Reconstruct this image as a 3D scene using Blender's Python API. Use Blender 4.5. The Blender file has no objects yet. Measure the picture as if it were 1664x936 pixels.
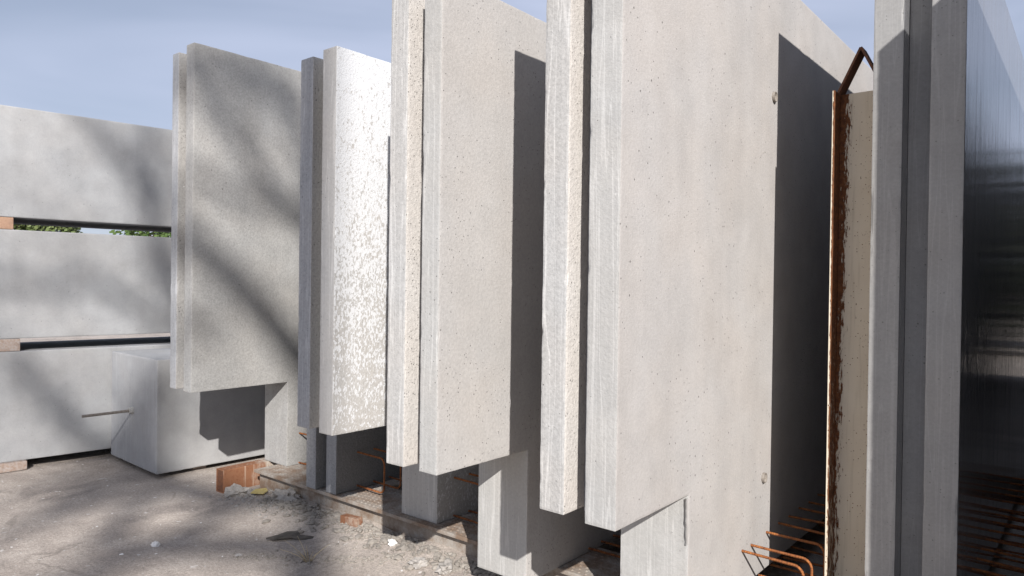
import bpy, bmesh, math, random
from mathutils import Vector, Matrix, noise
random.seed(7)
scene = bpy.context.scene
COL = scene.collection
R = math.radians

# ------------------------------------------------------------------ camera
cam_d = bpy.data.cameras.new('camera'); cam = bpy.data.objects.new('camera', cam_d); COL.objects.link(cam)
cam_d.sensor_fit = 'HORIZONTAL'; cam_d.sensor_width = 36.0; cam_d.lens = 36.0 * 1157.9 / 1664.0
cam_d.clip_start = 0.05; cam_d.clip_end = 3000
fw = Vector((-0.63415863, 0.77316301, -0.00786156)); rt = Vector((0.77305065, 0.63420273, 0.0134007)); up = Vector((-0.01534675, -0.00242078, 0.9998793))
m = Matrix((rt, up, -fw)).transposed().to_4x4(); m.translation = (0, 0, 1.69)
cam.matrix_world = m
scene.camera = cam
scene.cycles.max_bounces = 6; scene.cycles.diffuse_bounces = 3; scene.cycles.glossy_bounces = 3
scene.render.resolution_x = 1024; scene.render.resolution_y = 576

# ------------------------------------------------------------------ sky and sun
SA, SC = 0.835, 0.764                       # sunlight travels along (-1, SA, -SC)
sun_travel = Vector((-1, SA, -SC)).normalized()
elev = math.asin(-sun_travel.z)
world = bpy.data.worlds.new('World'); scene.world = world; world.use_nodes = True
wn = world.node_tree; wn.nodes.clear()
def wnode(t, **k):
    n = wn.nodes.new(t)
    for a, b in k.items(): setattr(n, a, b)
    return n
sky = wnode('ShaderNodeTexSky', sky_type='NISHITA', sun_disc=False)
sky.sun_elevation = elev
sky.sun_rotation = math.atan2(-sun_travel.x, -sun_travel.y)
sky.air_density = 1.0; sky.dust_density = 0.7; sky.ozone_density = 1.0
tc = wnode('ShaderNodeTexCoord')
mp = wnode('ShaderNodeMapping'); mp.inputs['Scale'].default_value = (1.0, 1.0, 3.2); mp.inputs['Rotation'].default_value = (0.15, 0.2, 0.6); mp.inputs['Location'].default_value = (0.35, 1.7, 0.4)
cn = wnode('ShaderNodeTexNoise'); cn.inputs['Scale'].default_value = 1.5; cn.inputs['Detail'].default_value = 4; cn.inputs['Roughness'].default_value = 0.52; cn.inputs['Distortion'].default_value = 0.5
mr = wnode('ShaderNodeMapRange'); mr.inputs['From Min'].default_value = 0.33; mr.inputs['From Max'].default_value = 0.66; mr.inputs['To Min'].default_value = 0.42; mr.inputs['To Max'].default_value = 0.94
mx = wnode('ShaderNodeMix', data_type='RGBA'); mx.inputs[7].default_value = (8.3, 9.2, 11.9, 1)
bg = wnode('ShaderNodeBackground'); bg.inputs['Strength'].default_value = 0.052
wo = wnode('ShaderNodeOutputWorld')
wn.links.new(tc.outputs['Generated'], mp.inputs['Vector']); wn.links.new(mp.outputs[0], cn.inputs['Vector'])
wn.links.new(cn.outputs['Fac'], mr.inputs['Value']); wn.links.new(mr.outputs[0], mx.inputs[0])
wn.links.new(sky.outputs[0], mx.inputs[6]); wn.links.new(mx.outputs[2], bg.inputs['Color']); wn.links.new(bg.outputs[0], wo.inputs['Surface'])
sun_d = bpy.data.lights.new('sun', 'SUN'); sun_d.energy = 5.0; sun_d.angle = R(0.53); sun_d.color = (1.0, 0.965, 0.93)
sun = bpy.data.objects.new('sun', sun_d); COL.objects.link(sun)
sun.rotation_euler = sun_travel.to_track_quat('-Z', 'Y').to_euler(); sun.location = (20, -16, 15)
scene.view_settings.view_transform = 'Standard'; scene.view_settings.look = 'None'
scene.view_settings.exposure = 0.50; scene.view_settings.gamma = 1.0

# ------------------------------------------------------------------ materials
class NT:
    def __init__(s, name):
        s.m = bpy.data.materials.new(name); s.m.use_nodes = True; s.t = s.m.node_tree; s.t.nodes.clear()
        s.out = s.t.nodes.new('ShaderNodeOutputMaterial'); s.b = s.t.nodes.new('ShaderNodeBsdfPrincipled')
        s.t.links.new(s.b.outputs[0], s.out.inputs['Surface'])
        s.co = s.t.nodes.new('ShaderNodeTexCoord')
    def put(s, sock, val):
        if hasattr(val, 'is_linked') or isinstance(val, bpy.types.NodeSocket): s.t.links.new(val, sock)
        else: sock.default_value = val
    def scaled(s, sc, src=None):
        n = s.t.nodes.new('ShaderNodeMapping'); n.inputs['Scale'].default_value = sc
        s.t.links.new(src or s.co.outputs['Object'], n.inputs['Vector']); return n.outputs[0]
    def noise(s, scale, detail=4, rough=0.55, vec=None, dist=0.0):
        n = s.t.nodes.new('ShaderNodeTexNoise'); n.inputs['Scale'].default_value = scale; n.inputs['Detail'].default_value = detail
        n.inputs['Roughness'].default_value = rough; n.inputs['Distortion'].default_value = dist
        s.t.links.new(vec or s.co.outputs['Object'], n.inputs['Vector']); return n.outputs['Fac']
    def voro(s, scale, vec=None, feature='F1', rand=1.0):
        n = s.t.nodes.new('ShaderNodeTexVoronoi'); n.feature = feature; n.inputs['Scale'].default_value = scale
        n.inputs['Randomness'].default_value = rand
        s.t.links.new(vec or s.co.outputs['Object'], n.inputs['Vector']); return n
    def math(s, op, a, b=0.0, c=0.0, clamp=False):
        n = s.t.nodes.new('ShaderNodeMath'); n.operation = op; n.use_clamp = clamp
        s.put(n.inputs[0], a); s.put(n.inputs[1], b); s.put(n.inputs[2], c); return n.outputs[0]
    def rng(s, v, a, b, c=0.0, d=1.0, smooth=False):
        n = s.t.nodes.new('ShaderNodeMapRange'); n.clamp = True
        if smooth: n.interpolation_type = 'SMOOTHSTEP'
        for i, q in enumerate((v, a, b, c, d)): s.put(n.inputs[i], q)
        return n.outputs[0]
    def mix(s, f, a, b, mode='MIX'):
        n = s.t.nodes.new('ShaderNodeMix'); n.data_type = 'RGBA'; n.blend_type = mode
        s.put(n.inputs[0], f); s.put(n.inputs[6], a); s.put(n.inputs[7], b); return n.outputs[2]
    def grey(s, v):
        n = s.t.nodes.new('ShaderNodeCombineColor'); 
        for i in range(3): s.put(n.inputs[i], v)
        return n.outputs[0]
    def sep(s, v):
        n = s.t.nodes.new('ShaderNodeSeparateXYZ'); s.t.links.new(v, n.inputs[0]); return n.outputs
    def bump(s, h, dist, strength=1.0, prev=None):
        n = s.t.nodes.new('ShaderNodeBump'); n.inputs['Distance'].default_value = dist; n.inputs['Strength'].default_value = strength
        s.put(n.inputs['Height'], h)
        if prev: s.t.links.new(prev, n.inputs['Normal'])
        return n.outputs[0]
    def finish(s, col, rough=0.85, normal=None, spec=0.3, metal=0.0):
        s.put(s.b.inputs['Base Color'], col); s.put(s.b.inputs['Roughness'], rough)
        s.put(s.b.inputs['Specular IOR Level'], spec); s.put(s.b.inputs['Metallic'], metal)
        if normal: s.t.links.new(normal, s.b.inputs['Normal'])
        return s.m
def rgb(r, g, b): return (r, g, b, 1)

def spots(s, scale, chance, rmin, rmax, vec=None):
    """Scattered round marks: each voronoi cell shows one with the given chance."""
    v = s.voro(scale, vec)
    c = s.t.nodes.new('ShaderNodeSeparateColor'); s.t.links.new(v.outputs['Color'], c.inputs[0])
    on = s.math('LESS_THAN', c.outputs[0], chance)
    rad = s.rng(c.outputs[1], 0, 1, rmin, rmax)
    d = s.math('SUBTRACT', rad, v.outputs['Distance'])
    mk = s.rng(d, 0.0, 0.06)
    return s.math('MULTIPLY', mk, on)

def concrete(name, face, end, mottle=0.10, salt=0.10, pit=0.25, pit_end=0.3, streak=0.12, spec=0.3, rough=0.82,
             splatter=False, glossy=False, flecks=0.05, rough_grain=0.0, seed=0.0):
    s = NT(name)
    off = s.t.nodes.new('ShaderNodeVectorMath'); off.operation = 'ADD'; off.inputs[1].default_value = (seed * 3.7, seed * 1.9, seed * 5.3)
    s.t.links.new(s.co.outputs['Object'], off.inputs[0]); V = off.outputs[0]
    nx, ny, nz = s.sep(s.co.outputs['Normal'])[:3]
    isface = s.rng(s.math('ABSOLUTE', nx), 0.6, 0.75)
    isup = s.rng(s.math('ABSOLUTE', nz), 0.6, 0.75)
    big = s.noise(1.1, 3, 0.6, V); mid = s.noise(7, 3, 0.65, V); vfine = s.noise(75, 2, 0.75, V)
    vs = s.noise(1.0, 3, 0.65, s.scaled((46, 46, 0.35), V)); 
    run = s.noise(1.0, 1, 0.5, s.scaled((26, 26, 0.8), V), 0.6)
    notface = s.math('SUBTRACT', 1.0, isface)
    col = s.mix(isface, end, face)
    val = s.math('ADD', 1.0, s.math('MULTIPLY', s.math('SUBTRACT', big, 0.5), mottle * 3.0))
    val = s.math('ADD', val, s.math('MULTIPLY', s.math('SUBTRACT', mid, 0.5), mottle * 2.0))
    val = s.math('ADD', val, s.math('MULTIPLY', s.math('SUBTRACT', vfine, 0.5), salt * 3.2))
    stk = s.math('MULTIPLY', s.math('SUBTRACT', 1.0, s.math('MULTIPLY', isface, 0.75)), streak)
    val = s.math('ADD', val, s.math('MULTIPLY', s.math('SUBTRACT', vs, 0.5), s.math('MULTIPLY', stk, 2.6)))
    wm = s.noise(1.0, 3, 0.6, s.scaled((3.2, 3.2, 0.4), V))
    val = s.math('ADD', val, s.math('MULTIPLY', s.math('SUBTRACT', wm, 0.5), s.math('MULTIPLY', isface, mottle * 2.0)))
    # pale lime runs down the ends
    lime = s.math('MULTIPLY', s.rng(s.math('ABSOLUTE', s.math('SUBTRACT', run, 0.5)), 0.028, 0.0), notface)
    val = s.math('ADD', val, s.math('MULTIPLY', lime, streak * 3.0))
    col = s.mix(1.0, col, s.grey(val), 'MULTIPLY')
    # warm and cool drift
    col = s.mix(s.rng(s.noise(2.3, 2, 0.5, V), 0.35, 0.7, 0.0, 0.35), col, s.mix(1.0, col, rgb(1.05, 0.98, 0.91), 'MULTIPLY'))
    # pinholes, and a few pale flecks
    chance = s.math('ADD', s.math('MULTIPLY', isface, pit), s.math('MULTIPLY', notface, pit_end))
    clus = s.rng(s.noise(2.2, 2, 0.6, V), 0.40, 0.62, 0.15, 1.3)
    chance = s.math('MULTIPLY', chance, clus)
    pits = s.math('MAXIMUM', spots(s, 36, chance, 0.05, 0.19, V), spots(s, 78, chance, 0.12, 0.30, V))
    if flecks: col = s.mix(s.math('MULTIPLY', spots(s, 17, flecks, 0.04, 0.13, V), 0.7), col, rgb(0.70, 0.69, 0.67))
    col = s.mix(s.math('MULTIPLY', pits, 0.6), col, rgb(0.07, 0.065, 0.06))  # shade inside the pinholes, put into the colour
    if splatter:
        # thrown white coat: nearly solid high up, breaking into blotches lower down
        z = s.sep(s.co.outputs['Object'])[2]
        mpn = s.t.nodes.new('ShaderNodeMapping'); mpn.inputs['Rotation'].default_value = (.7, 0, 0); mpn.inputs['Scale'].default_value = (1, 1.25, .75); s.t.links.new(V, mpn.inputs['Vector'])
        sp = s.noise(62, 2, 0.62, mpn.outputs[0], 0.5); sp2 = s.noise(11, 2, 0.55, V, 0.6)
        yy = s.sep(s.co.outputs['Object'])[1]
        thr = s.rng(s.math('SUBTRACT', z, s.math('MULTIPLY', yy, 0.25)), 0.95, 2.75, 0.565, 0.40)
        both = s.math('ADD', s.math('MULTIPLY', sp, 0.72), s.math('MULTIPLY', sp2, 0.28))
        msk = s.math('MULTIPLY', s.rng(s.math('SUBTRACT', both, thr), -0.022, 0.030), isface)
        msk = s.math('MULTIPLY', msk, s.rng(nx, 0.5, 0.7))
        col = s.mix(msk, col, rgb(0.57, 0.575, 0.58))
    gr = s.math('ADD', 0.9, s.math('MULTIPLY', isface, rough_grain * 2.5))
    h = s.math('SUBTRACT', s.math('MULTIPLY', vfine, gr), s.math('MULTIPLY', pits, 1.5))
    nrm = s.bump(h, 0.0022, 0.8)
    if glossy:
        st = s.noise(1.0, 3, 0.75, s.scaled((62, 62, 1.1), V))
        blot = s.noise(1.0, 3, 0.7, s.scaled((14, 14, 1.0), V))
        rr = s.rng(s.math('ADD', s.math('MULTIPLY', st, 0.55), s.math('MULTIPLY', blot, 0.45)), 0.42, 0.70, 0.02, 0.26)
        rough = s.math('ADD', s.math('MULTIPLY', rr, isface), s.math('MULTIPLY', notface, 0.75))
        nrm = s.bump(s.math('SUBTRACT', s.math('MULTIPLY', st, 0.9), pits), 0.0010, 0.6)
    return s.finish(col, rough, nrm, spec)

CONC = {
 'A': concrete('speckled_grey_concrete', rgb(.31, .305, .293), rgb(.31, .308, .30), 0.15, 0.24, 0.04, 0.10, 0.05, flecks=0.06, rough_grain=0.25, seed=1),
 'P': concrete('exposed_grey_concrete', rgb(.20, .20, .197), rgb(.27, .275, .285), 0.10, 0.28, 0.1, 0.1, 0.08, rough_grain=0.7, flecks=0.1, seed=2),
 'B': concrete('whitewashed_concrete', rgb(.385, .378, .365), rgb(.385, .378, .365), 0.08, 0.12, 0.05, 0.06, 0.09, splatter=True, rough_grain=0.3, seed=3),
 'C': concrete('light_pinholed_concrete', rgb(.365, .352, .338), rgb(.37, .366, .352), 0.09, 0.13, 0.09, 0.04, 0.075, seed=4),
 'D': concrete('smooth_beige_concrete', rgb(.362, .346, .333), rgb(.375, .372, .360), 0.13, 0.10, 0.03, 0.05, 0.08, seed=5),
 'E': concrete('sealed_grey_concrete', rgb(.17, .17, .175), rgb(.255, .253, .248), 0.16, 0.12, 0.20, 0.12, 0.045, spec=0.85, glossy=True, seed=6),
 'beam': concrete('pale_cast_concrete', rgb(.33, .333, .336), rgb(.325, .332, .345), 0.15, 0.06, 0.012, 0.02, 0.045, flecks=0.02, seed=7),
 'F': concrete('dark_stained_concrete', rgb(.10, .10, .10), rgb(.24, .235, .23), 0.10, 0.12, 0.05, 0.05, 0.10, flecks=0, seed=10),  # faces darkened in the colour so the glossy panel reflects deep shade
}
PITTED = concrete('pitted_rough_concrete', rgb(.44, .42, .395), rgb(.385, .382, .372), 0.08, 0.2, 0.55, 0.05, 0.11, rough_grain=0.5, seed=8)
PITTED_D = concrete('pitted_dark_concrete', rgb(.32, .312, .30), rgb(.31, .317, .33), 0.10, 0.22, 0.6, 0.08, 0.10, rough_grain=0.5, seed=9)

def rust_mat(name, dark=False):
    s = NT(name); a = s.noise(35, 5, 0.65); b = s.noise(160, 3, 0.6)
    col = s.mix(s.rng(a, 0.35, 0.65), rgb(.14, .045, .018), rgb(.36, .13, .035))
    col = s.mix(s.rng(b, 0.45, 0.7, 0, .6), col, rgb(.09, .035, .02))
    if dark: col = s.mix(0.65, col, rgb(.075, .045, .035))
    return s.finish(col, 0.8, s.bump(b, 0.001), 0.3)
RUST = rust_mat('rebar_rust'); RUSTD = rust_mat('dark_rust', True)

def painted_rust():
    s = NT('cream_paint_with_rust')
    x, y, z = s.sep(s.co.outputs['Object'])[:3]
    n = s.noise(1.0, 6, 0.7, s.scaled((90, 90, 18))); n2 = s.noise(60, 4, 0.7); run = s.noise(1.0, 3, 0.6, s.scaled((50, 50, 2.0)))
    base = s.mix(s.rng(s.noise(3, 4), .3, .7), rgb(.60, .52, .40), rgb(.67, .60, .48))
    base = s.mix(s.rng(run, 0.55, 0.75, 0, 0.4), base, rgb(.30, .25, .17))
    # rust gathers in the fillet beside the left flange and creeps in from the right edge
    edge = s.math('ADD', s.math('ABSOLUTE', s.math('ADD', x, 0.092)), s.rng(x, -.096, -.104, 0.0, .055))
    hi = s.rng(z, 0.2, 2.6, 0.006, 0.040)
    m1 = s.rng(s.math('SUBTRACT', s.math('ADD', hi, s.math('MULTIPLY', s.math('SUBTRACT', n, 0.5), 0.14)), edge), -0.003, 0.006)
    right = s.rng(s.math('ADD', x, s.math('MULTIPLY', s.math('SUBTRACT', n2, 0.5), 0.08)), 0.052, 0.078)
    dots = s.math('MAXIMUM', spots(s, 90, 0.2, 0.08, 0.3), spots(s, 150, s.rng(x, .0, .085, .0, .5), 0.12, 0.35))
    msk = s.math('MAXIMUM', s.math('MAXIMUM', m1, s.math('MULTIPLY', right, 0.6)), dots)
    rc = s.mix(s.rng(n2, .35, .65), rgb(.08, .034, .018), rgb(.19, .075, .03))
    return s.finish(s.mix(msk, base, rc), 0.88, s.bump(s.math('ADD', n2, msk), 0.0008), 0.2)
CREAM = painted_rust()

def worn_steel(name):
    s = NT(name); a = s.noise(1.0, 5, 0.65, s.scaled((9, 9, 3))); b = s.noise(45, 4, 0.7); r = s.noise(1.0, 3, .6, s.scaled((40, 40, 2)))
    col = s.mix(s.rng(s.math('ADD', s.math('MULTIPLY', a, 0.5), s.sep(s.co.outputs['Object'])[1]), 0.22, 0.34), rgb(.22, .10, .052), rgb(.40, .35, .29))
    col = s.mix(s.rng(b, 0.5, 0.72, 0, .8), col, rgb(.16, .055, .025))
    col = s.mix(s.rng(r, 0.58, 0.7, 0, .5), col, rgb(.5, .42, .33))
    return s.finish(col, 0.75, s.bump(b, 0.0015), 0.35)
STEEL = worn_steel('rust_stained_steel')

def rail_mat():
    s = NT('cement_caked_steel'); a = s.noise(6, 6, 0.7); b = s.noise(60, 4, 0.7)
    col = s.mix(s.rng(a, 0.4, 0.6), rgb(.20, .14, .10), rgb(.33, .30, .265))
    col = s.mix(s.rng(b, 0.5, 0.7, 0, .6), col, rgb(.2, .15, .11))
    return s.finish(col, 0.85, s.bump(b, 0.003), 0.3)
RAIL = rail_mat()

def wood_mat(name, c1, c2):
    s = NT(name); a = s.noise(1.0, 5, 0.6, s.scaled((6, 40, 40))); b = s.noise(12, 4)
    col = s.mix(s.rng(a, .3, .7), c1, c2); col = s.mix(s.rng(b, .5, .7, 0, .5), col, rgb(.18, .12, .09))
    return s.finish(col, .85, s.bump(a, .002))
WOOD = wood_mat('raw_timber', rgb(.30, .18, .12), rgb(.40, .26, .18))
WOODG = wood_mat('cement_splashed_timber', rgb(.42, .38, .35), rgb(.30, .21, .16))

def simple(name, c1, c2, scale=30, rough=.85, bump=.002, spec=.3):
    s = NT(name); a = s.noise(scale, 5, .65); 
    return s.finish(s.mix(s.rng(a, .3, .7), c1, c2), rough, s.bump(a, bump), spec)
STONE = simple('gravel_stone', rgb(.18, .162, .142), rgb(.33, .298, .26), 9)
RUBBLE = simple('broken_concrete', rgb(.26, .24, .22), rgb(.38, .355, .325), 26, bump=.006)
WHITEST = simple('white_limestone', rgb(.62, .60, .57), rgb(.75, .73, .70), 20)
YELLOW = simple('faded_yellow_plastic', rgb(.36, .28, .09), rgb(.46, .38, .18), 40, .6)
BLACK = simple('black_rubber', rgb(.05, .045, .04), rgb(.13, .115, .10), 18, .7)
STRAW = simple('dry_straw', rgb(.42, .33, .20), rgb(.55, .45, .30), 40)
DULL = simple('cement_stained_steel', rgb(.15, .125, .105), rgb(.27, .245, .215), 70, .7, .001, .3)
GALV = simple('galvanised_steel', rgb(.33, .32, .30), rgb(.48, .47, .44), 60, .45, .0005, .5)
FOAM = simple('grey_insulation', rgb(.33, .335, .345), rgb(.42, .42, .43), 20)
BARK = simple('tree_bark', rgb(.10, .075, .05), rgb(.17, .13, .09), 14, .9, .01)
def leaf_mat(name, a, b):
    s = NT(name); n = s.noise(3, 3); s.b.inputs['Transmission Weight'].default_value = 0
    return s.finish(s.mix(s.rng(n, .35, .65), a, b), .6, None, .3)
LEAF = leaf_mat('green_leaves', rgb(.045, .085, .022), rgb(.10, .15, .04))
LEAF2 = leaf_mat('pale_green_leaves', rgb(.10, .14, .045), rgb(.17, .20, .08))

LEAFD = leaf_mat('dark_hedge_leaves', rgb(.016, .020, .012), rgb(.03, .035, .02))  # near-black leaves so the added trees reflect dark
def ground_mat():
    s = NT('dusty_yard_paving'); P = s.co.outputs['Object']
    big = s.noise(.55, 3, .6); mid = s.noise(3.2, 4, .65); fine = s.noise(55, 3, .7); gr = s.noise(220, 2, .6)
    col = s.mix(s.rng(big, .35, .65), rgb(.30, .258, .225), rgb(.385, .338, .298))
    col = s.mix(s.rng(mid, .42, .66, 0, .75), col, rgb(.46, .405, .355))
    col = s.mix(s.rng(s.noise(1.7, 5, .7, None, .5), .54, .68, 0, .6), col, rgb(.18, .158, .146))
    v = s.math('ADD', 1.0, s.math('ADD', s.math('MULTIPLY', s.math('SUBTRACT', fine, .5), 1.1), s.math('MULTIPLY', s.math('SUBTRACT', gr, .5), .8)))
    col = s.mix(1.0, col, s.grey(v), 'MULTIPLY')
    # splashes of cement and lime trodden into the surface
    dv = s.t.nodes.new('ShaderNodeVectorMath'); dv.operation = 'ADD'
    nn = s.t.nodes.new('ShaderNodeTexNoise'); nn.inputs['Scale'].default_value = 9; s.t.links.new(P, nn.inputs['Vector'])
    sc = s.t.nodes.new('ShaderNodeVectorMath'); sc.operation = 'SCALE'; sc.inputs['Scale'].default_value = .12; s.t.links.new(nn.outputs['Color'], sc.inputs[0])
    s.t.links.new(P, dv.inputs[0]); s.t.links.new(sc.outputs[0], dv.inputs[1])
    sp = s.math('MAXIMUM', spots(s, 8, .30, .04, .20, dv.outputs[0]), spots(s, 22, .24, .06, .26, dv.outputs[0]))
    sp = s.math('MULTIPLY', sp, s.rng(s.noise(26, 2, .75), .32, .5))
    col = s.mix(s.math('MULTIPLY', sp, .8), col, rgb(.60, .57, .54))
    # hairline cracks
    ck = s.voro(.62, dv.outputs[0], 'DISTANCE_TO_EDGE'); cm = s.rng(ck.outputs['Distance'], .012, .002)
    cm = s.math('MULTIPLY', cm, s.rng(s.noise(1.1, 3), .5, .58))
    col = s.mix(s.math('MULTIPLY', cm, .3), col, rgb(.07, .06, .05))
    h = s.math('ADD', s.math('MULTIPLY', fine, 1.2), s.math('ADD', s.math('MULTIPLY', mid, 2.5), s.math('MULTIPLY', gr, .3)))
    return s.finish(col, .93, s.bump(h, .006, .8), .15)
GROUND = ground_mat()

# ------------------------------------------------------------------ helpers
def empty(name, loc, label, cat, group=None):
    o = bpy.data.objects.new(name, None); COL.objects.link(o); o.location = loc; o.empty_display_size = .1
    return tag(o, label, cat, group)
def tag(o, label, cat, group=None):
    o['label'] = label; o['category'] = cat
    if group: o['group'] = group
    return o
def link(name, me, mat, parent=None, loc=(0, 0, 0)):
    o = bpy.data.objects.new(name, me); COL.objects.link(o); o.location = loc
    if mat and not me.materials: me.materials.append(mat)
    if parent: o.parent = parent
    return o
def from_bm(bm, name, smooth=False):
    me = bpy.data.meshes.new(name); bm.normal_update(); bm.to_mesh(me); bm.free()
    if smooth:
        for p in me.polygons: p.use_smooth = True
    return me

def cells(xs, ys, zs, inside, bevel=.005, chip=.004, seed=0, org=(0, 0, 0), keep=()):
    """Boundary of a union of box cells, with worn and chipped edges."""
    bm = bmesh.new(); V = {}
    if chip:
        hold = lambda L: sorted(set(L) | {a_ + .011 for a_, b_ in zip(L, L[1:]) if b_ - a_ > .03} | {b_ - .011 for a_, b_ in zip(L, L[1:]) if b_ - a_ > .03})
        ends = lambda L: sorted(set(L) | {L[0] + .011, L[-1] - .011} | {q + d_ for q in keep for d_ in (-.011, .011) if L[0] < q < L[-1]})
        xs = hold(xs) if len(xs) < 5 else ends(xs); ys = ends(ys); zs = ends(zs)
    def vert(i, j, k):
        if (i, j, k) not in V: V[(i, j, k)] = bm.verts.new((xs[i] - org[0], ys[j] - org[1], zs[k] - org[2]))
        return V[(i, j, k)]
    nx, ny, nz = len(xs) - 1, len(ys) - 1, len(zs) - 1
    occ = {(i, j, k): inside((xs[i] + xs[i+1]) / 2, (ys[j] + ys[j+1]) / 2, (zs[k] + zs[k+1]) / 2) for i in range(nx) for j in range(ny) for k in range(nz)}
    g = lambda i, j, k: occ.get((i, j, k), False)
    for (i, j, k), o in occ.items():
        if not o: continue
        I, J, K = i + 1, j + 1, k + 1
        if not g(i-1, j, k): bm.faces.new([vert(i, j, k), vert(i, j, K), vert(i, J, K), vert(i, J, k)])
        if not g(I, j, k): bm.faces.new([vert(I, j, k), vert(I, J, k), vert(I, J, K), vert(I, j, K)])
        if not g(i, j-1, k): bm.faces.new([vert(i, j, k), vert(I, j, k), vert(I, j, K), vert(i, j, K)])
        if not g(i, J, k): bm.faces.new([vert(i, J, k), vert(i, J, K), vert(I, J, K), vert(I, J, k)])
        if not g(i, j, k-1): bm.faces.new([vert(i, j, k), vert(i, J, k), vert(I, J, k), vert(I, j, k)])
        if not g(i, j, K): bm.faces.new([vert(i, j, K), vert(I, j, K), vert(I, J, K), vert(i, J, K)])
    bm.normal_update()
    sharp = [e for e in bm.edges if len(e.link_faces) == 2 and e.calc_face_angle(0) > .5]
    if bevel:
        r = bmesh.ops.bevel(bm, geom=sharp, offset=bevel, segments=2, profile=.6, affect='EDGES', clamp_overlap=True)
        bm.normal_update()
        if chip:
            o3 = Vector(org)
            for v in set(r['verts']):
                if not v.is_valid: continue
                p = v.co + o3
                n1 = noise.noise(p * 22 + Vector((seed * 7.1, 3, seed))); n2 = noise.noise(p * 9 + Vector((seed, 9, 4))); n3 = noise.noise(p * 60 + Vector((1, seed, 5)))
                d = min(.008, chip * (.22 * abs(n1) + .30 * abs(n3) + 2.2 * max(0, n2 - .40) + 1.6 * max(0, n1 - .45)))
                v.co -= v.normal * d
    return from_bm(bm, 'cast_mesh')
def steps(a, b, st, extra=()):
    n = max(1, round((b - a) / st)); L = [a + (b - a) * i / n for i in range(n + 1)]
    for e in extra:
        if a < e < b: L = [q for q in L if abs(q - e) > .02 or q in (a, b)] + [e]
    return sorted(set(L))
def ysteps(a, b, extra=()):
    m_ = min(a + 1.6, b); L = steps(a, m_, .04) + [b] if m_ < b else steps(a, b, .04)
    for e in extra: L = [q for q in L if abs(q - e) > .015 or q in (a, b)] + [e]
    return sorted(set(L))
def box_mesh(x0, x1, y0, y1, z0, z1, org=(0, 0, 0), bevel=.003, chip=0, st=None, seed=0):
    xs = steps(x0, x1, st) if st else [x0, x1]; ys = steps(y0, y1, st) if st else [y0, y1]; zs = steps(z0, z1, st) if st else [z0, z1]
    return cells(xs, ys, zs, lambda *a: True, bevel, chip, seed, org)

def tube_mesh(path, radius, seg=8, ribs=False, caps=True, name='bar'):
    """Sweep along a list of points. radius: number or list."""
    pts = [Vector(p) for p in path]; bm = bmesh.new(); rings = []
    ref = Vector((0, 1, 0)) if abs((pts[1] - pts[0]).normalized().y) < .9 else Vector((1, 0, 0))
    for i, p in enumerate(pts):
        t = (pts[min(i + 1, len(pts) - 1)] - pts[max(i - 1, 0)]).normalized()
        a = ref - t * ref.dot(t); a.normalize(); b = t.cross(a); ref = a
        r = radius[i] if isinstance(radius, (list, tuple)) else radius
        if ribs: r *= 1.16 if i % 2 else .95
        rings.append([bm.verts.new(p + (a * math.cos(q) + b * math.sin(q)) * r) for q in [2 * math.pi * k / seg for k in range(seg)]])
    for A, B in zip(rings, rings[1:]):
        for k in range(seg): bm.faces.new([A[k], A[(k + 1) % seg], B[(k + 1) % seg], B[k]])
    if caps: bm.faces.new(rings[0][::-1]); bm.faces.new(rings[-1])
    bmesh.ops.recalc_face_normals(bm, faces=bm.faces)
    return from_bm(bm, name, not ribs)
def resample(path, d):
    pts = [Vector(p) for p in path]; out = [pts[0]]
    for a, b in zip(pts, pts[1:]):
        n = max(1, round((b - a).length / d))
        out += [a.lerp(b, i / n) for i in range(1, n + 1)]
    return out
def rock_mesh(sx, sy, sz, seed, sub=2, rough=.35, name='rock'):
    bm = bmesh.new(); bmesh.ops.create_icosphere(bm, subdivisions=sub, radius=1)
    for v in bm.verts:
        n = noise.noise(v.co * 1.3 + Vector((seed * 5.3, seed, 1))) * rough * 1.6 + noise.noise(v.co * 3.1 + Vector((1, seed * 3.3, 2))) * rough
        v.co *= 1 + n; v.co = Vector((v.co.x * sx, v.co.y * sy, v.co.z * sz))
    return from_bm(bm, name)

# ------------------------------------------------------------------ ground
def bank(x, y):
    """rubble and earth heaped against the support rail"""
    d = y - 3.06
    f = math.exp(-(d / .26) ** 2) if d < 0 else (1.0 if d < .5 else math.exp(-((d - .5) / .3) ** 2))
    side = 1 / (1 + math.exp(max(-40, min(40, -(x + 5.0) * 9))))
    return .085 * f * side * (.85 + .35 * noise.noise(Vector((x * 2.2, y * 2.2, 3))))
def gz(x, y):
    near = math.exp(-(max(0, math.hypot(x + 3, y - 3) - 9) / 3) ** 2)
    return near * (.010 * noise.noise(Vector((x * 1.1, y * 1.1, 0))) + .004 * noise.noise(Vector((x * 5, y * 5, 2))) + bank(x, y) + .006 * bank(x, y) / .06 * noise.noise(Vector((x * 14, y * 14, 5))))
def axis(a, b, st):
    L = []; q = a
    while q <= b + 1e-6: L.append(round(q, 4)); q += st
    return [-900, -300, -120, -60, -35, -22, -15] + L + [12, 18, 30, 60, 120, 300, 900]
gx = axis(-9.5, 1.5, .06); gy = axis(.4, 7.0, .06)
verts = [(x, y, gz(x, y)) for y in gy for x in gx]; nX = len(gx)
faces = [(j * nX + i, j * nX + i + 1, (j + 1) * nX + i + 1, (j + 1) * nX + i) for j in range(len(gy) - 1) for i in range(nX - 1)]
me = bpy.data.meshes.new('ground'); me.from_pydata(verts, [], faces)
for p in me.polygons: p.use_smooth = True
g_ = link('ground', me, GROUND); g_['kind'] = 'structure'; g_['label'] = 'dusty grey brown paved yard with cement splashes'

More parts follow.
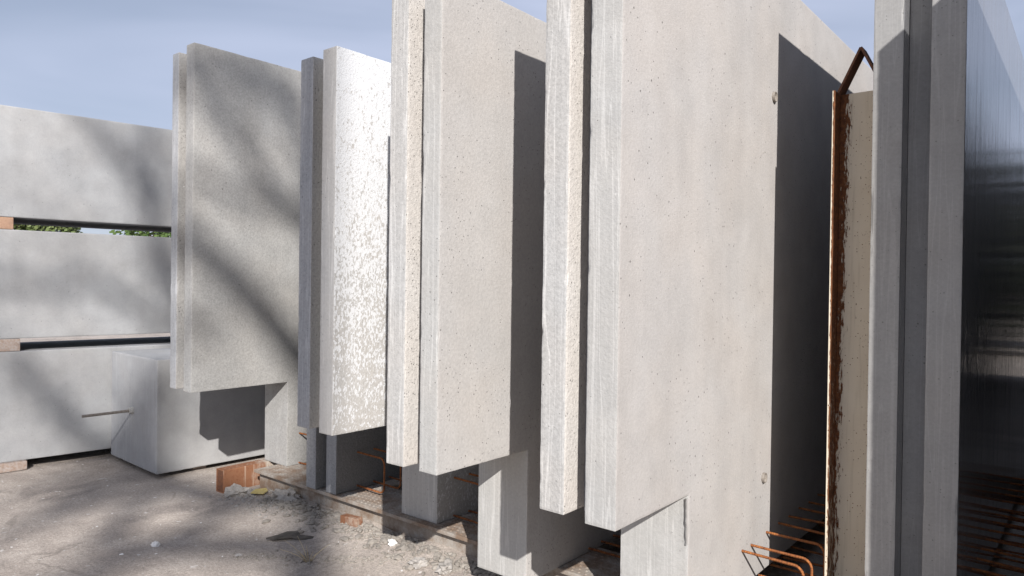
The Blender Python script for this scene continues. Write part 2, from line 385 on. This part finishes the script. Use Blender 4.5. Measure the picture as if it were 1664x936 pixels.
# ------------------------------------------------------------------ wall panels
ZF = .19
def loop_mesh():
    r = .045; L = .30; H = .24; path = [(-.04, 0, 0), (L - r, 0, 0)]
    path += [(L - r + r * math.sin(q), 0, -r + r * math.cos(q)) for q in [R(15 * i) for i in range(1, 7)]]
    path += [(L, 0, -H + r)] + [(L - r + r * math.cos(q), 0, -H + r - r * math.sin(q)) for q in [R(15 * i) for i in range(1, 7)]]
    path += [(-.04, 0, -H)]
    return tube_mesh(resample(path, .0065), .0062, 6, ribs=True, name='rebar_loop')
LOOP = loop_mesh()
def ring_mesh(ro, ri, L):
    bm = bmesh.new(); n = 20; prof = [(ro * 1.0, 0), (ro, L * .9), (ro * .95, L), (ri, L), (ri, .002)]
    rings = [[bm.verts.new((x, r * math.cos(2 * math.pi * k / n), r * math.sin(2 * math.pi * k / n))) for k in range(n)] for r, x in prof]
    for A, B in zip(rings, rings[1:]):
        for k in range(n): bm.faces.new([A[k], A[(k + 1) % n], B[(k + 1) % n], B[k]])
    bm.faces.new(rings[-1][::-1]); bmesh.ops.recalc_face_normals(bm, faces=bm.faces)
    return from_bm(bm, 'socket', True)
SOCK = ring_mesh(.027, .022, .014)

def panel(name, label, mat, back_mat, X, y0, y1, zb, zt, yf=None, t=.325, tf=.113, tr=.115, p=0., rzb=None, rzt=None, loops=(), lz=.445, recess=.13, seed=1, sockets=(), chip=.004, ZF=ZF, core=None):
    rzb = rzb or zb; rzt = rzt or zt
    org = (X - t / 2, (yf or y0) + .2, 0)
    root = empty('precast_element', org, label, 'wall panel', 'concrete wall panels standing in a row')
    b = yf if yf else y0
    # facing slab and, when the lower corner is cut back, the solid foot
    zs = steps(ZF, zb, .03) + steps(zb, zt, .03)[1:] if yf else steps(ZF, zt, .03)
    ys = ysteps(y0, y1, (b,) if yf else ())
    if yf:
        ins = lambda x, y, z: (x > X - tf) if z > zb else (y > yf)
    else: ins = lambda x, y, z: x > X - tf
    xs = [X - t, X - tf, X]
    if yf: me = cells(xs, ys, zs, ins, .004, chip, seed, org, (zb, b))
    else: me = cells([X - tf, X], ys, zs, lambda *a: True, .004, chip, seed, org)
    link('facing_slab', me, mat, root)
    # backing slab
    lo = rzb if yf else ZF
    zs = steps(lo, rzt, .03); ys = ysteps(y0 - p, y1)
    link('backing_slab', cells([X - t, X - t + tr], ys, zs, lambda *a: True, .005, chip * 1.2, seed + 20, org), back_mat, root)
    # recessed core between both
    c0, c1 = X - t + tr + .001, X - tf - .001
    zl = zb + .004 if yf else ZF + .002
    link('insulation_core', box_mesh(c0, c1, y0 + recess, y1 - recess, zl, min(zt, rzt) - .03, org, 0), core or FOAM, root)
    for y in loops:
        o = link('rebar_loop', LOOP, RUST, root, (X - org[0], y - org[1], lz + random.uniform(-.006, .006)))
        o.rotation_euler = (0, random.uniform(-.02, .03), random.uniform(-.05, .05))
    for y, z in sockets: link('lifting_socket', SOCK, DULL, root, (X - org[0], y - org[1], z))
    return root
def row(a, n, st=.165): return [a + st * i for i in range(n)]
pA = panel('A', 'speckled grey concrete panel with tree shadows, raised above the block with the rod', CONC['A'], PITTED_D, -4.992, 2.483, 9.2, .868, 3.371, 3.271, .325, .113, .097, 0, .872, 3.345, row(3.385, 12), .445, seed=1)
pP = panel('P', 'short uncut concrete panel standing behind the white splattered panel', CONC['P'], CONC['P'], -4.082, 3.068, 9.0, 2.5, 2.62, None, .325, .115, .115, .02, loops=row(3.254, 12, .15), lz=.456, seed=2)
pB = panel('B', 'concrete panel with white paint splattered over its face', CONC['B'], PITTED_D, -3.128, 2.324, 9.1, .860, 2.932, 3.111, .323, .119, .116, 0, .868, 2.915, row(3.262, 12, .14), .447, seed=3)
pC = panel('C', 'light pinholed concrete panel next to the white splattered panel', CONC['C'], PITTED, -2.170, 2.153, 9.2, .858, 3.006, 2.786, .327, .109, .117, 0, .857, 3.0, row(3.354, 12, .13), .452, recess=.10, seed=4, chip=.005)
pD = panel('D', 'tall beige concrete panel with two lifting sockets beside the rusty post', CONC['D'], PITTED, -1.337, 2.241, 9.3, .788, 3.335, 2.844, .333, .135, .117, .02, .806, 3.188, [3.451, 3.57, 3.787, 3.973, 4.144, 4.323, 4.508] + row(4.69, 9, .18), .378, recess=.12, seed=5,
           sockets=((3.792, 2.689), (3.728, .684)), chip=.006)
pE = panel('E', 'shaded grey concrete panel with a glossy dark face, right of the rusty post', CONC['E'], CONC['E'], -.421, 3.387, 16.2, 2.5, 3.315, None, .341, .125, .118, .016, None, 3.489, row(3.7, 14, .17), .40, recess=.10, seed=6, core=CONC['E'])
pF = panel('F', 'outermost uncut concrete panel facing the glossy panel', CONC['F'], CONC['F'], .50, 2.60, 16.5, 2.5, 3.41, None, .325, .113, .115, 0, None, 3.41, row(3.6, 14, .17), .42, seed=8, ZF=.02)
# torn casting lip at the cut corner of the tall panel
bm = bmesh.new()
def lip(x0, x1, y0, y1, z0, z1, n, sd):
    """thin ragged ridge with its outer edge broken"""
    A = []; 
    for i in range(n + 1):
        f = i / n; q = .75 - .25 * f + .22 * noise.noise(Vector((f * 7, sd, 2)))
        A.append((f, max(.12, q)))
    return A
prof = lip(0, 0, 0, 0, 0, 0, 22, 3.0); vs = []
for f, q in prof:
    z = .775 - .20 * f; yl = 2.844 - .022 * q
    vs.append([bm.verts.new((-1.337 - .002, 2.85, z)), bm.verts.new((-1.337 - .002, yl, z)), bm.verts.new((-1.337 - .009, yl + .003, z)), bm.verts.new((-1.337 - .011, 2.85, z))])
for a, b in zip(vs, vs[1:]):
    for k in range(4): bm.faces.new([a[k], a[(k + 1) % 4], b[(k + 1) % 4], b[k]])
bm.faces.new(vs[0]); bm.faces.new(vs[-1][::-1]); bmesh.ops.recalc_face_normals(bm, faces=bm.faces)
me = from_bm(bm, 'lip'); me.transform(Matrix.Translation(-Vector(pD.location)))
link('casting_lip', me, CONC['D'], pD)

# ------------------------------------------------------------------ support rails
def rail(y0, y1, label):
    org = (-2.3, (y0 + y1) / 2, 0); x0, x1 = -5.12, .12
    root = empty('support_rail', org, label, 'rail')
    yc = (y0 + y1) / 2
    link('top_flange', box_mesh(x0, x1, y0, y1, .165, .188, org, .003, .003, None), RAIL, root)
    link('web', box_mesh(x0 + .01, x1 - .01, y0 + .045, y1 - .045, .03, .1655, org, .002), RAIL, root)
    link('bottom_flange', box_mesh(x0, x1, y0, y1, .001, .0295, org, .003), RUSTD, root)
    return root
r1 = rail(3.06, 3.46, 'cement caked steel rail under the near ends of the panels')
r2 = rail(6.9, 7.3, 'steel rail under the far ends of the panels')
# punched studs of the non-slip plate on the near rail
bm = bmesh.new()
for i in range(122):
    for j in range(10):
        x = -5.08 + i * .042 + (j % 2) * .021; y = 3.085 + j * .038
        n = 5; c = bm.verts.new((x, y, .1935)); rg = [bm.verts.new((x + .012 * math.cos(2 * math.pi * k / n), y + .012 * math.sin(2 * math.pi * k / n), .1885)) for k in range(n)]
        for k in range(n): bm.faces.new([c, rg[k], rg[(k + 1) % n]])
me = from_bm(bm, 'studs'); me.transform(Matrix.Translation(-Vector(r1.location))); o = link('plate_studs', me, RAIL, r1); o['kind'] = 'stuff'
# short rusty box section beneath the first panel
org = (-5.31, 3.2, 0); root = empty('steel_section', org, 'short rusty steel box section jutting out below the speckled panel', 'steel section')
xs = [-5.365, -5.358, -5.262, -5.255]; zs = [.006, .014, .180, .187]
link('shell', cells(xs, steps(2.88, 3.72, .12), zs, lambda x, y, z: not (-5.358 < x < -5.262 and .014 < z < .180) , .0015, .002, 3, org), STEEL, root)
link('end_plate', box_mesh(-5.358, -5.262, 2.886, 2.892, .014, .180, org, 0), RUSTD, root)

# ------------------------------------------------------------------ stacked beams and the block
BR = R(-7.5)
def beam(label, z0, z1, seed):
    # local frame: x along the face normal, y along the beam
    root = empty('concrete_beam', (0, 0, z0), label, 'concrete beam', 'concrete beams stacked on blocks'); root.rotation_euler = (0, 0, BR)
    me = cells([-8.44, -7.94, -7.44], steps(-4.0, 7.5, .16), steps(0, z1 - z0, .16), lambda *a: True, .008, .004, seed)
    link('cast_body', me, CONC['beam'], root)
    return root
beam('lowest smooth grey concrete beam of the stack, behind the block with the rod', .08, 1.035, 1)
beam('middle smooth grey concrete beam of the stack, between timber blocks', 1.145, 2.088, 2)
beam('topmost smooth grey concrete beam of the stack, against the sky', 2.195, 3.15, 3)
rot = Matrix.Rotation(BR, 4, 'Z')
def stack_block(y, z0, z1, mat, label, w=.20, seed=0, cut=0.0):
    me = box_mesh(-.53, .50 + cut, -w / 2, w / 2, 0, z1 - z0, (0, 0, 0), .005, .006, .06, seed)
    o = link('timber_block', me, mat); o.location = rot @ Vector((-7.94, y, z0)); o.rotation_euler = (0, 0, BR)
    return tag(o, label, 'timber block', 'timber blocks between the stacked beams')
stack_block(.975, 2.089, 2.194, WOOD, 'raw brown timber block under the topmost beam', .18, 1, -.005)
stack_block(1.02, 1.036, 1.144, WOODG, 'splintered timber block between the lowest and middle beams', .20, 2, .0)
stack_block(1.06, .004, .079, WOODG, 'cement splashed timber block on the ground below the lowest beam', .22, 3, .05)
for z0, z1 in ((2.089, 2.194), (1.036, 1.144), (.004, .079)):
    nm = {2.089: 'topmost', 1.036: 'middle', .004: 'lowest'}[z0]
    stack_block(6.3, z0, z1, WOOD, 'timber block under the %s beam behind the speckled panel' % nm, .2, 4, 0)
    stack_block(-2.6, z0, z1, WOOD, 'timber block under the %s beam at its outer end' % nm, .2, 5, 0)

# free standing block with a threaded rod
org = (-6.5, 3.2, .046)
blk = empty('concrete_block', org, 'square concrete block with a threaded rod sticking out of its end', 'concrete block')
blk.rotation_euler = (0, 0, R(-2.0))
P0 = Vector((-6.035, 2.715, 0)) - Vector(org); P0.z = 0
P0 = Matrix.Rotation(R(2.0), 4, 'Z') @ P0
me = cells(steps(P0.x - 1.0, P0.x, .05), steps(P0.y, P0.y + .6, .06) + [P0.y + 1.4, P0.y + 2.4], steps(0, .958, .05), lambda *a: True, .006, .008, 11)
link('cast_body', me, CONC['beam'], blk)
rx, rz = P0.x - .50, .474
path = resample([(rx, P0.y + .1, rz), (rx, P0.y - .40, rz)], .004)
rod = link('threaded_rod', tube_mesh(path, .0115, 8, ribs=True, name='rod'), DULL, blk)
bm = bmesh.new(); bmesh.ops.create_cone(bm, cap_ends=True, segments=6, radius1=.028, radius2=.028, depth=.026, matrix=Matrix.Translation((rx, P0.y - .021, rz)) @ Matrix.Rotation(R(90), 4, 'X'))
nut = link('nut', from_bm(bm, 'nut'), GALV, rod)
bm = bmesh.new(); bmesh.ops.create_cone(bm, cap_ends=True, segments=18, radius1=.033, radius2=.033, depth=.006, matrix=Matrix.Translation((rx, P0.y - .004, rz)) @ Matrix.Rotation(R(90), 4, 'X'))
link('washer', from_bm(bm, 'washer'), GALV, rod)
for y in (3.12, 4.4):
    o = link('timber_batten', box_mesh(-.42, .40, -.06, .06, 0, .044, (0, 0, 0), .002), WOODG, None, (-6.5, y, .001)); tag(o, 'thin timber batten under the %s of the block with the rod' % ('rod end' if y < 3.2 else 'hidden end'), 'batten', 'battens under the block')

# ------------------------------------------------------------------ steel post with bent bar on top
org = (-.865, 3.63, 0); ps = empty('steel_post', org, 'cream painted rusty steel post with a pointed loop, between two panels', 'steel post')
def pbox(nm, a, mat): return link(nm, box_mesh(*a, (0, 0, 0), .0015), mat, ps)
pbox('flange', (-.105, -.094, -.10, .10, .02, 2.608), CREAM); pbox('flange', (.094, .105, -.10, .10, .02, 2.608), CREAM)
pbox('web', (-.0938, .0938, -.004, .004, .02, 2.606), CREAM); pbox('base_plate', (-.15, .15, -.15, .15, .0, .0195), RUSTD)
def bar(x0, z0, x1, z1, th, w):
    d = Vector((x1 - x0, 0, z1 - z0)).normalized(); n = Vector((-d.z, 0, d.x)) * th / 2; bm = bmesh.new(); vv = []
    for y in (-w / 2, w / 2):
        vv.append([bm.verts.new(Vector((x0, y, z0)) + n), bm.verts.new(Vector((x0, y, z0)) - n), bm.verts.new(Vector((x1, y, z1)) - n), bm.verts.new(Vector((x1, y, z1)) + n)])
    bm.faces.new(vv[0][::-1]); bm.faces.new(vv[1])
    for k in range(4): bm.faces.new([vv[0][k], vv[0][(k + 1) % 4], vv[1][(k + 1) % 4], vv[1][k]])
    bmesh.ops.recalc_face_normals(bm, faces=bm.faces); return from_bm(bm, 'bar')
link('loop_bar', bar(-.099, 2.600, .0, 2.805, .010, .09), RUSTD, ps); link('loop_bar', bar(.099, 2.600, .001, 2.806, .010, .088), RUSTD, ps)

# ------------------------------------------------------------------ rubble and litter
def place(name, me, mat, x, y, dz, label, cat, rz=0, group=None):
    o = link(name, me, mat, None, (x, y, gz(x, y) + dz)); o.rotation_euler = (0, 0, rz); return tag(o, label, cat, group)
place('concrete_chunk', rock_mesh(.085, .065, .05, 3, 3, .5), RUBBLE, -5.14, 2.93, .02, 'jagged grey concrete chunk lying beside the rusty box section', 'rubble', .4)
place('concrete_chunk', rock_mesh(.05, .04, .03, 5, 3, .5), RUBBLE, -4.99, 2.97, .012, 'small concrete chunk between the box section and the yellow scrap', 'rubble', 1.4)
place('concrete_chunk', rock_mesh(.10, .06, .045, 8, 3, .5), RUBBLE, -4.62, 3.03, .015, 'pale concrete chunk at the foot of the short panel', 'rubble', .2)
place('concrete_chunk', rock_mesh(.05, .035, .025, 9, 3, .45), RUBBLE, -3.02, 2.86, .015, 'concrete chunk lying in the gravel beside the white stone', 'rubble', .9)
place('concrete_chunk', rock_mesh(.06, .04, .03, 12, 3, .45), RUBBLE, -2.84, 2.90, .02, 'broken concrete chunk in the gravel between two panel feet', 'rubble', 2.1)
place('white_stone', rock_mesh(.030, .024, .024, 2, 3, .3), WHITEST, -3.33, 2.93, .014, 'small bright white stone at the edge of the gravel', 'stone')
place('white_stone', rock_mesh(.034, .026, .014, 6, 3, .3), WHITEST, -4.58, 2.06, .006, 'flat whitish stone lying alone on the paving', 'stone')
o = link('steel_offcut', box_mesh(-.075, .075, -.03, .03, 0, .055, (0, 0, 0), .004, .004, .03, 5), STEEL, None, (-3.80, 2.985, gz(-3.80, 2.985) - .004)); o.rotation_euler = (0, 0, .12); tag(o, 'small rusty steel offcut against the rail below the rebar loop', 'steel offcut')
def scrap(pts, th, name):
    bm = bmesh.new(); lo = [bm.verts.new((x, y, z)) for x, y, z in pts]; hi = [bm.verts.new((x, y, z + th)) for x, y, z in pts]; n = len(pts)
    bm.faces.new(hi); bm.faces.new(lo[::-1])
    for i in range(n): bm.faces.new([lo[i], lo[(i + 1) % n], hi[(i + 1) % n], hi[i]])
    bmesh.ops.triangulate(bm, faces=bm.faces); bmesh.ops.recalc_face_normals(bm, faces=bm.faces); return from_bm(bm, name)
place('plastic_scrap', scrap([(-.06, -.03, 0), (.05, -.035, .004), (.062, .01, .016), (.03, .038, .024), (-.055, .03, .012)], .006, 'scrap'), YELLOW, -4.90, 2.98, .016, 'faded yellow plastic scrap in the debris', 'scrap', .5)
place('rubber_scrap', scrap([(-.16, -.035, 0), (-.09, -.055, .006), (.0, -.03, .014), (.06, -.035, .006), (.15, -.012, 0), (.155, .012, .003), (.05, .012, .012), (.02, .05, .022), (-.05, .045, .018), (-.10, .012, .006)], .010, 'scrap'), BLACK, -4.02, 2.68, .003, 'torn black rubber scrap lying on the paving', 'scrap', .62)
st = empty('dry_weed', (-3.62, 2.53, gz(-3.62, 2.53)), 'few dry straw coloured weed stalks growing from the paving joint', 'weed')
for i in range(9):
    a = random.uniform(0, 6.28); L = random.uniform(.05, .16); q = random.uniform(.3, 1.3)
    pth = [(0.01 * math.cos(a), 0.01 * math.sin(a), -.005)] + [(math.cos(a) * L * q * f, math.sin(a) * L * q * f, L * f - .25 * L * q * f * f) for f in (.33, .66, 1)]
    link('stalk', tube_mesh(pth, [.0025, .002, .0015, .0008], 5, name='stalk'), STRAW, st)

def stones(count, region, rmin, rmax, name, label, mat, flat=.65, zo=0.0):
    bm = bmesh.new(); base = bmesh.new(); bmesh.ops.create_icosphere(base, subdivisions=1, radius=1)
    bv = [v.co.copy() for v in base.verts]; bf = [[v.index for v in f.verts] for f in base.faces]; base.free()
    for i in range(count):
        x, y = region(); r = rmin + (rmax - rmin) * random.random() ** 2.6
        q = Matrix.Rotation(random.uniform(0, 6.28), 3, 'Z') @ Matrix.Rotation(random.uniform(-.4, .4), 3, 'X'); sx, sy, sz = random.uniform(.8, 1.4), random.uniform(.6, 1.1), random.uniform(.45, .8) * flat * 1.3
        vs = [bm.verts.new(q @ Vector((c.x * sx, c.y * sy, c.z * sz)) * r * random.uniform(.78, 1.15) + Vector((x, y, gz(x, y) + r * .22 + zo))) for c in bv]
        for f in bf: bm.faces.new([vs[k] for k in f])
    o = link(name, from_bm(bm, name), mat); o['kind'] = 'stuff'; o['label'] = label; o['category'] = 'gravel'; return o
def reg_rail():
    x = random.uniform(-4.75, -.9); return x, 3.05 - abs(random.gauss(0, .11))
def reg_joint():
    f = random.random(); return -4.05 + f * 1.0 + random.gauss(0, .05), 2.30 + f * .62 + random.gauss(0, .04)
def reg_pile():
    return -4.72 + random.gauss(0, .2), 2.92 + random.gauss(0, .09)
def reg_yard():
    return random.uniform(-7.2, -1.6), random.uniform(1.2, 3.0)
stones(2200, reg_rail, .004, .030, 'rail_gravel', 'loose grey gravel heaped along the support rail', STONE)
stones(420, reg_joint, .003, .014, 'joint_debris', 'crumbled debris along the joint in the paving', STONE)
stones(500, reg_pile, .003, .016, 'crumbled_concrete', 'crumbled concrete bits around the yellow scrap', RUBBLE)
stones(1100, reg_yard, .0018, .008, 'yard_grit', 'fine pale grit scattered over the paving', RUBBLE, .5)
stones(330, reg_yard, .003, .012, 'cement_flakes', 'flat whitish cement flakes trodden into the paving', WHITEST, .12, -.002)

# ------------------------------------------------------------------ trees beyond the stack
def crown_mesh(n, sx, sy, sz, leaf, seed, clumps=26):
    rnd = random.Random(seed); bm = bmesh.new()
    cs = []
    for i in range(clumps):
        a = rnd.uniform(0, 6.28); u = rnd.uniform(-1, 1); rr = rnd.uniform(.35, .95); q = math.sqrt(1 - u * u)
        cs.append((Vector((sx * rr * q * math.cos(a), sy * rr * q * math.sin(a), sz * rr * u)), rnd.uniform(.18, .36)))
    for i in range(n):
        c, s = cs[rnd.randrange(clumps)]; p = c + Vector((rnd.gauss(0, s * sx * .5), rnd.gauss(0, s * sy * .5), rnd.gauss(0, s * sz * .5)))
        d = Vector((rnd.gauss(0, 1), rnd.gauss(0, 1), rnd.gauss(0, 1))).normalized(); e = d.orthogonal().normalized(); f = d.cross(e); L = leaf * rnd.uniform(.6, 1.3)
        bm.faces.new([bm.verts.new(p - e * L * .5), bm.verts.new(p + f * L * .32), bm.verts.new(p + e * L * .5), bm.verts.new(p - f * L * .32)])
    return from_bm(bm, 'crown')
def far_tree(px, dist, top, w, label, mat, seed):
    d = fw + rt * ((px - 832) / 1157.9); d.z = 0; d.normalize(); x, y = d.x * dist, d.y * dist
    root = empty('leafy_tree', (x, y, -.01), label, 'tree', 'trees beyond the beam stack')
    h = top; link('trunk', tube_mesh([(0, 0, 0), (.05, .03, h * .3), (-.05, .08, h * .6), (.02, .0, h * .85)], [.14, .11, .07, .02], 8, name='trunk'), BARK, root)
    for i in range(7):
        a = i * .95 + seed; z0 = h * (.3 + .06 * i)
        link('limb', tube_mesh([(0, 0, z0), (w * .35 * math.cos(a), w * .35 * math.sin(a), z0 + h * .12), (w * .6 * math.cos(a), w * .6 * math.sin(a), z0 + h * .2)], [.05, .035, .012], 6, name='limb'), BARK, root)
    c = link('crown', crown_mesh(5000, w, w, h * .36, .17, seed), mat, root, (0, 0, h * .64))
far_tree(34, 33, 4.62, 1.0, 'light green tree seen in the gap beside the brown timber block', LEAF2, 1)
far_tree(58, 40, 4.95, .8, 'slender light green tree between two broader trees behind the stack', LEAF2, 2)
far_tree(98, 36, 4.8, .9, 'pale green tree behind the middle of the beam gap', LEAF2, 3)
far_tree(248, 30, 4.75, 1.9, 'broad dark green tree behind the stack beside the speckled panel', LEAF, 4)

for k, (hx, hy, hh) in enumerate(((-2.6, 23, 4.6), (.2, 22, 4.9), (3.0, 24, 4.7))):  # trees added out of view to darken what the glossy face reflects
    root = empty('hedge_tree', (hx, hy, -.01), ['dense dark hedge tree behind the far end of the beige panel', 'dense dark hedge tree closing the gap beside the glossy panel', 'dense dark hedge tree behind the outermost panel'][k], 'tree', 'hedge trees behind the panels')
    link('trunk', tube_mesh([(0, 0, 0), (.04, 0, 1.2), (-.03, .05, 2.6), (0, 0, 4.0)], [.12, .10, .07, .02], 8, name='trunk'), BARK, root)
    link('crown', crown_mesh(9000, 1.9, 1.3, hh * .5, .20, 40 + k, 60), LEAFD, root, (0, 0, hh * .5))

# ------------------------------------------------------------------ the yard tree whose limbs shade the left of the row
TX = 17.0
def sp(w, h, x=TX): return Vector((x, w - SA * x, h + SC * x))       # point whose shadow falls at sun-plane position (w, h)
T0 = sp(-.50, -SC * TX)
tree = empty('yard_tree', T0, 'tall bare limbed tree in the yard whose shadow falls on the speckled panel', 'tree')
rel = lambda p: p - T0
tz = lambda h: rel(sp(-.50, h))
hs = [-SC * TX - .05, -8, -3, -1, 1.5, 3.2, 5.0, 6.6, 8.2, 9.6]
link('trunk', tube_mesh([rel(sp(-.50 + .03 * math.sin(h * 1.3), h)) for h in hs], [.30, .26, .22, .20, .18, .165, .15, .12, .08, .03], 12, name='trunk'), BARK, tree)
limbs = [  # (points in the sun plane, radii)
 ([(-.50, 5.70), (-.77, 5.97), (-.99, 6.17), (-1.2, 6.38), (-1.47, 6.65), (-1.75, 7.0), (-2.2, 7.6)], .075, .04),
 ([(-.50, 5.9), (-.73, 6.40), (-.83, 6.80), (-1.1, 7.03), (-1.54, 7.08), (-2.1, 7.25)], .085, .05),
 ([(-.50, 6.0), (-.73, 6.05), (-1.3, 6.11), (-1.6, 6.21), (-2.4, 6.6), (-2.66, 7.53)], .07, .04),
 ([(-.50, 4.45), (-.75, 4.81), (-1.08, 5.21), (-1.34, 5.49), (-1.58, 5.66), (-2.0, 6.1), (-2.63, 7.0), (-2.86, 7.85), (-3.07, 8.22), (-3.28, 8.51), (-3.7, 8.9)], .14, .06),
 ([(-.50, 3.4), (-1.29, 3.82), (-1.51, 3.95), (-2.02, 4.35), (-2.4, 4.75), (-2.88, 5.3), (-3.34, 5.63), (-3.62, 5.98), (-4.04, 6.5)], .10, .06),
 ([(-.50, 2.9), (-1.2, 3.25), (-1.8, 3.45), (-2.23, 3.76), (-2.25, 4.3), (-2.82, 4.48), (-3.2, 5.0)], .09, .05),
 ([(-1.3, 3.80), (-1.51, 3.59), (-1.80, 3.51), (-1.96, 3.29), (-2.34, 3.2)], .06, .05),
 ([(-2.0, 6.1), (-2.66, 6.6), (-3.35, 7.16), (-3.84, 7.09), (-4.4, 7.3)], .08, .05),
 ([(-2.63, 7.0), (-2.81, 7.6), (-2.70, 7.91), (-2.89, 8.58), (-2.8, 9.2)], .08, .05),
 ([(-.50, 6.9), (-.1, 7.5), (.4, 7.9), (1.0, 8.5)], .07, .03),
 ([(-.50, 7.3), (-.2, 8.4), (.1, 9.1), (.2, 9.8)], .06, .03),
 ([(-.50, 6.7), (.3, 7.1), (1.2, 7.3), (1.9, 7.8)], .06, .03),
]
for i, (pts, r0, r1) in enumerate(limbs):
    n = len(pts); dep = [.0 + .35 * math.sin(i * 2.1) * (k / n) for k in range(n)]
    link('limb', tube_mesh([rel(sp(w, h, TX + dep[k])) for k, (w, h) in enumerate(pts)], [(1.55 if i in (4, 5, 6) else 1.05) * (r0 + (r1 - r0) * k / (n - 1)) for k in range(n)], 8, name='limb'), BARK, tree)
rnd = random.Random(5); bm = bmesh.new()
clumps = [(-1.2, 6.1, .5, 90), (-1.3, 5.2, .4, 60), (-2.6, 5.25, .27, 800), (-2.55, 4.75, .2, 380), (-1.35, 6.95, .22, 150), (-.95, 6.98, .14, 70), (-1.6, 5.15, .16, 60), (-2.7, 8.2, .3, 120), (-2.75, 7.3, .25, 110), (-3.7, 6.3, .5, 260), (-3.3, 5.6, .4, 190), (-3.9, 7.3, .35, 110), (-3.6, 8.0, .3, 60),
          (-3.0, 5.0, .3, 160), (-2.9, 4.35, .14, 110), (-2.25, 3.35, .13, 70), (-3.6, 5.0, .4, 120), (-3.3, 3.9, .3, 90), (.8, 8.2, .5, 260), (0.2, 9.2, .5, 260), (-1.6, 8.4, .6, 260), (1.7, 7.7, .4, 160)]
for w, h, s_, n in clumps:
    for i in range(n):
        p = rel(sp(w + rnd.gauss(0, s_), h + rnd.gauss(0, s_), TX + rnd.gauss(0, .5)))
        d = Vector((rnd.gauss(0, 1), rnd.gauss(0, 1), rnd.gauss(0, 1))).normalized(); e = d.orthogonal().normalized(); f = d.cross(e); L = rnd.uniform(.06, .12)
        bm.faces.new([bm.verts.new(p - e * L * .5), bm.verts.new(p + f * L * .35), bm.verts.new(p + e * L * .5), bm.verts.new(p - f * L * .35)])
link('crown', from_bm(bm, 'crown'), LEAF, tree)
